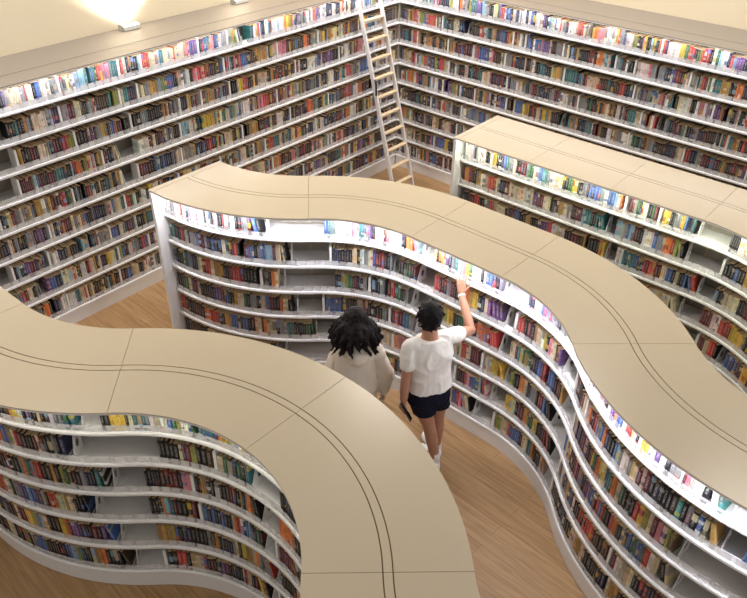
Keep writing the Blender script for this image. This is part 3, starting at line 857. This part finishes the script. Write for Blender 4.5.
for i in range(90):
    th = R3.uniform(0, 2 * PI); cz = R3.uniform(-.35, 1); sr_ = math.sqrt(1 - cz * cz); dd = Vector((math.cos(th) * sr_, math.sin(th) * sr_, cz))
    if dd.y > .3 and cz < .5: continue
    p0 = headc + HM @ Vector((dd.x * .086, dd.y * .100 - .014, dd.z * .112 + .02)); tw = HM @ Vector((R3.uniform(-.4, .4), R3.uniform(-.4, .4), -.35))
    m.tube([p0, p0 + (HM @ dd) * .014 + tw * .02, p0 + (HM @ dd) * .018 + tw * .055], [.012, .010, .004], 6)
m.ellipsoid(headc + HM @ Vector((0, -.058, -.052)), (.060, .042, .055), HM)
hair = organic(m, 'hair', HAIRM, man, .006, 2)
# cut the hair clear of the face
bm = bmesh.new(); bm.from_mesh(hair.data); inv = HM.inverted()
dele = [v for v in bm.verts if (inv @ (v.co - headc)).y > .055 and (inv @ (v.co - headc)).z < .055]
bmesh.ops.delete(bm, geom=dele, context='VERTS'); bm.to_mesh(hair.data); bm.free()
for an, hl, to in ((anL, (-4.545, -4.235, 0), (-4.412, -3.945, 0)), (anR, (-4.398, -4.142, 0), (-4.270, -3.872, 0))):
    MB().tube([Vector(an) - Z * .02, Vector(an) + Z * .03, Vector(an) + Z * .085], [.041, .040, .043], 16).build('sock', SOCK, man, smooth=True)
    shoe(man, hl, to)
bd = (wrR - elR).normalized()
MB().tube([wrR - bd * .020, wrR - bd * .006], [.031, .030], 16).build('wristband', plain('white_band', (.8, .78, .76), .5, .4), man, smooth=True)
# the phone in the left hand
pc = Vector((-4.845, -4.088, .822)); lx = Vector((-.03, -.66, -.75)).normalized(); wy = Vector((.80, .40, -.45)); wy = (wy - lx * wy.dot(lx)).normalized(); tz = lx.cross(wy)
Mp = Matrix((lx, wy, tz)).transposed().to_4x4(); Mp.translation = pc
ph = MB().box(-.085, .085, -.038, .038, -.006, .006, Mp).build('phone', BLACKP, None, bevel=.004, label='slim black phone held low in left hand of the person in shorts', cat='phone')
MB().box(-.078, .078, -.034, .034, .0056, .0066, Mp).build('screen', plain('dark_glass', (.01, .01, .012), .08, .6), ph)

# --- the woman: long dark wavy hair, cream hoodie
ang = 50 * D; Fv = Vector((math.cos(ang), math.sin(ang), 0)); Rv = Vector((Fv.y, -Fv.x, 0))
pel = Vector((-4.925, -3.615, .84)); chest = Vector((-4.925, -3.620, 1.15)); neckb = Vector((-4.920, -3.615, 1.325)); headc = Vector((-4.868, -3.570, 1.465))
shR = Vector((-4.835, -3.735, 1.26)); shL = Vector((-5.005, -3.545, 1.26))
elR = Vector((-4.775, -3.800, 1.02)); wrR = Vector((-4.755, -3.780, .80)); elL = Vector((-5.030, -3.480, 1.02)); wrL = Vector((-4.960, -3.40, .86))
hipL = pel - Rv * .08; hipR = pel + Rv * .08
knL = pel - Rv * .085 - Z * .40 + Fv * .01; knR = pel + Rv * .085 - Z * .40 + Fv * .01; anL = pel - Rv * .085 - Z * .755; anR = pel + Rv * .085 - Z * .755
body = MB()
body.loft([(pel - Z * .08, Rv * .10, Fv * .085), (pel, Rv * .160, Fv * .112), (lerp(pel, chest, .4), Rv * .125, Fv * .092), (chest + Z * .03, Rv * .148, Fv * .105),
           (chest + Z * .12, Rv * .135, Fv * .08), (neckb, Rv * .062, Fv * .056)])
limb(body, [neckb - Z * .03, lerp(neckb, headc, .6), headc - Z * .03], [.052, .046, .045])
HM = Matrix.Rotation(ang - PI / 2, 3, 'Z') @ Matrix.Rotation(-.12, 3, 'X')
head_shape(body, headc, HM, .95)
limb(body, [shR, elR, wrR], [.046, .034, .023]); limb(body, [shL, elL, wrL], [.046, .034, .023])
limb(body, [hipL, knL, anL], [.082, .050, .034]); limb(body, [hipR, knR, anR], [.082, .050, .034])
for an in (anL, anR): body.tube([an, an - Z * .05, an - Z * .05 + Fv * .10], [.034, .034, .026], 10)
hand(body, wrR, (wrR - elR) + Fv * .02, -Rv, .92, side=-1, curl=.3, spread=.05)
hand(body, wrL, (wrL - elL) + Fv * .02, Rv, .92, side=1, curl=.3, spread=.05)
woman = organic(body, 'person', SKINW, None, .0055, 3, label='long-haired person in a loose cream hoodie standing beside the one in shorts', cat='person')
face_parts(headc, HM, woman, .95)
m = MB()
m.loft([(pel - Z * .03, Rv * .180, Fv * .150), (pel + Z * .06, Rv * .195, Fv * .165), (lerp(pel, chest, .6), Rv * .180, Fv * .150), (chest + Z * .05, Rv * .172, Fv * .140),
        (chest + Z * .13, Rv * .160, Fv * .115), (neckb + Z * .005, Rv * .085, Fv * .078)], 28)
for sh, el, wr in ((shR, elR, wrR), (shL, elL, wrL)):
    limb(m, [lerp(neckb, sh, .4) - Z * .03, sh, el, lerp(el, wr, .80)], [.055, .064, .070, .056]); limb(m, [lerp(el, wr, .80), lerp(el, wr, 1.0)], [.052, .044])
# creases of the loose back
organic(m, 'hoodie', HOODIE, woman, .0085, 3, wrinkle=.018, wscale=(6, 6, 4))
m = MB()
hp = [neckb + Rv * .095 + Fv * .03 + Z * .03, neckb + Rv * .10 - Fv * .05, neckb + Rv * .06 - Fv * .095 - Z * .03, neckb - Fv * .110 - Z * .055, neckb - Rv * .06 - Fv * .095 - Z * .03, neckb - Rv * .10 - Fv * .05, neckb - Rv * .095 + Fv * .03 + Z * .03]
m.tube(hp, [.026, .034, .042, .048, .042, .034, .026], 14)
m.ellipsoid(neckb - Fv * .110 - Z * .075, (.085, .080, .075))
organic(m, 'hood', HOODIE, woman, .007, 3, wrinkle=.010, wscale=(9, 9, 7))
m = MB()
m.loft([(pel + Z * .08, Rv * .165, Fv * .118), (pel, Rv * .172, Fv * .122), (pel - Z * .09, Rv * .165, Fv * .115)], 24)
for h_, kn, an in ((hipL, knL, anL), (hipR, knR, anR)): limb(m, [h_, kn, an + Z * .03], [.090, .068, .058])
organic(m, 'trousers', TROUSER, woman, .008, 2)
for an in (anL, anR): shoe(woman, an - Z * (an.z) - Fv * .055, an - Z * (an.z) + Fv * .185)
m = MB(); m.ellipsoid(headc + HM @ Vector((0, -.022, .016)), (.102, .112, .118), HM, 24, 18)
R2 = random.Random(3)
for i in range(84):
    th = PI * (.90 + (i * 7 % 84 + .5) / 84 * 1.20); lay = (i % 3) / 2
    top = headc + HM @ Vector((math.cos(th) * .070, math.sin(th) * .080 - .015, .055 - .02 * lay))
    out = HM @ Vector((math.cos(th), math.sin(th), 0)); out.z = 0
    back = max(0, -math.sin(th))
    L_ = R2.uniform(.17, .31) - .075 * back; pts = []; rad = []; ph0 = R2.uniform(0, 6.28); fl = R2.uniform(.035, .085) + .045 * back
    for j in range(12):
        t = j / 11
        fo = .048 * math.sin(min(1, t * 2.2) * PI / 2) + fl * t + .016 * math.sin(ph0 + t * 12) * t
        pts.append(top + out * fo + Rv * (.020 * math.cos(ph0 * 1.7 + t * 10) - .010) * t - Z * (L_ * t))
        rad.append(.020 * (1 - t ** 2.2 * .8) + .003)
    m.tube(pts, rad, 8)
organic(m, 'hair', HAIRW, woman, .0095, 5, wrinkle=.007, wscale=(26, 26, 8))

# ------------------------------------------------------------------ lights of the room
def area(name, loc, size, energy, col, rot=(0, 0, 0)):
    l = bpy.data.lights.new(name, 'AREA'); l.shape = 'DISK'; l.size = size; l.energy = energy; l.color = col
    o = bpy.data.objects.new(name, l); C.objects.link(o); o.location = loc; o.rotation_euler = rot; return o
for x, y, e in ((-6.3, -.4, 110), (-1.2, -.9, 125), (-.9, -3.6, 78), (-.9, -6.2, 60)):
    area('ceiling_lamp', (x, y, 6.3), .9, e, (1, .93, .84))
w = bpy.data.worlds.new('world'); bpy.context.scene.world = w; w.use_nodes = True
w.node_tree.nodes['Background'].inputs[0].default_value = (1, .945, .87, 1)
w.node_tree.nodes['Background'].inputs[1].default_value = .40

# ------------------------------------------------------------------ camera
cam = bpy.data.cameras.new('camera'); co = bpy.data.objects.new('camera', cam); C.objects.link(co)
cam.sensor_width = 36; cam.lens = FPX / 747 * 36; cam.clip_end = 60
Mc = Matrix((AX, UX, -FX)).transposed().to_4x4(); Mc.translation = CAM; co.matrix_world = Mc
sc = bpy.context.scene; sc.camera = co
sc.view_settings.view_transform = 'Standard'; sc.view_settings.look = 'None'; sc.view_settings.exposure = .1; sc.view_settings.gamma = 1
sc.view_settings.use_curve_mapping = False
try:
    sc.cycles.use_denoising = True; sc.cycles.max_bounces = 8; sc.cycles.transparent_max_bounces = 16; sc.cycles.use_light_tree = True
except Exception: pass
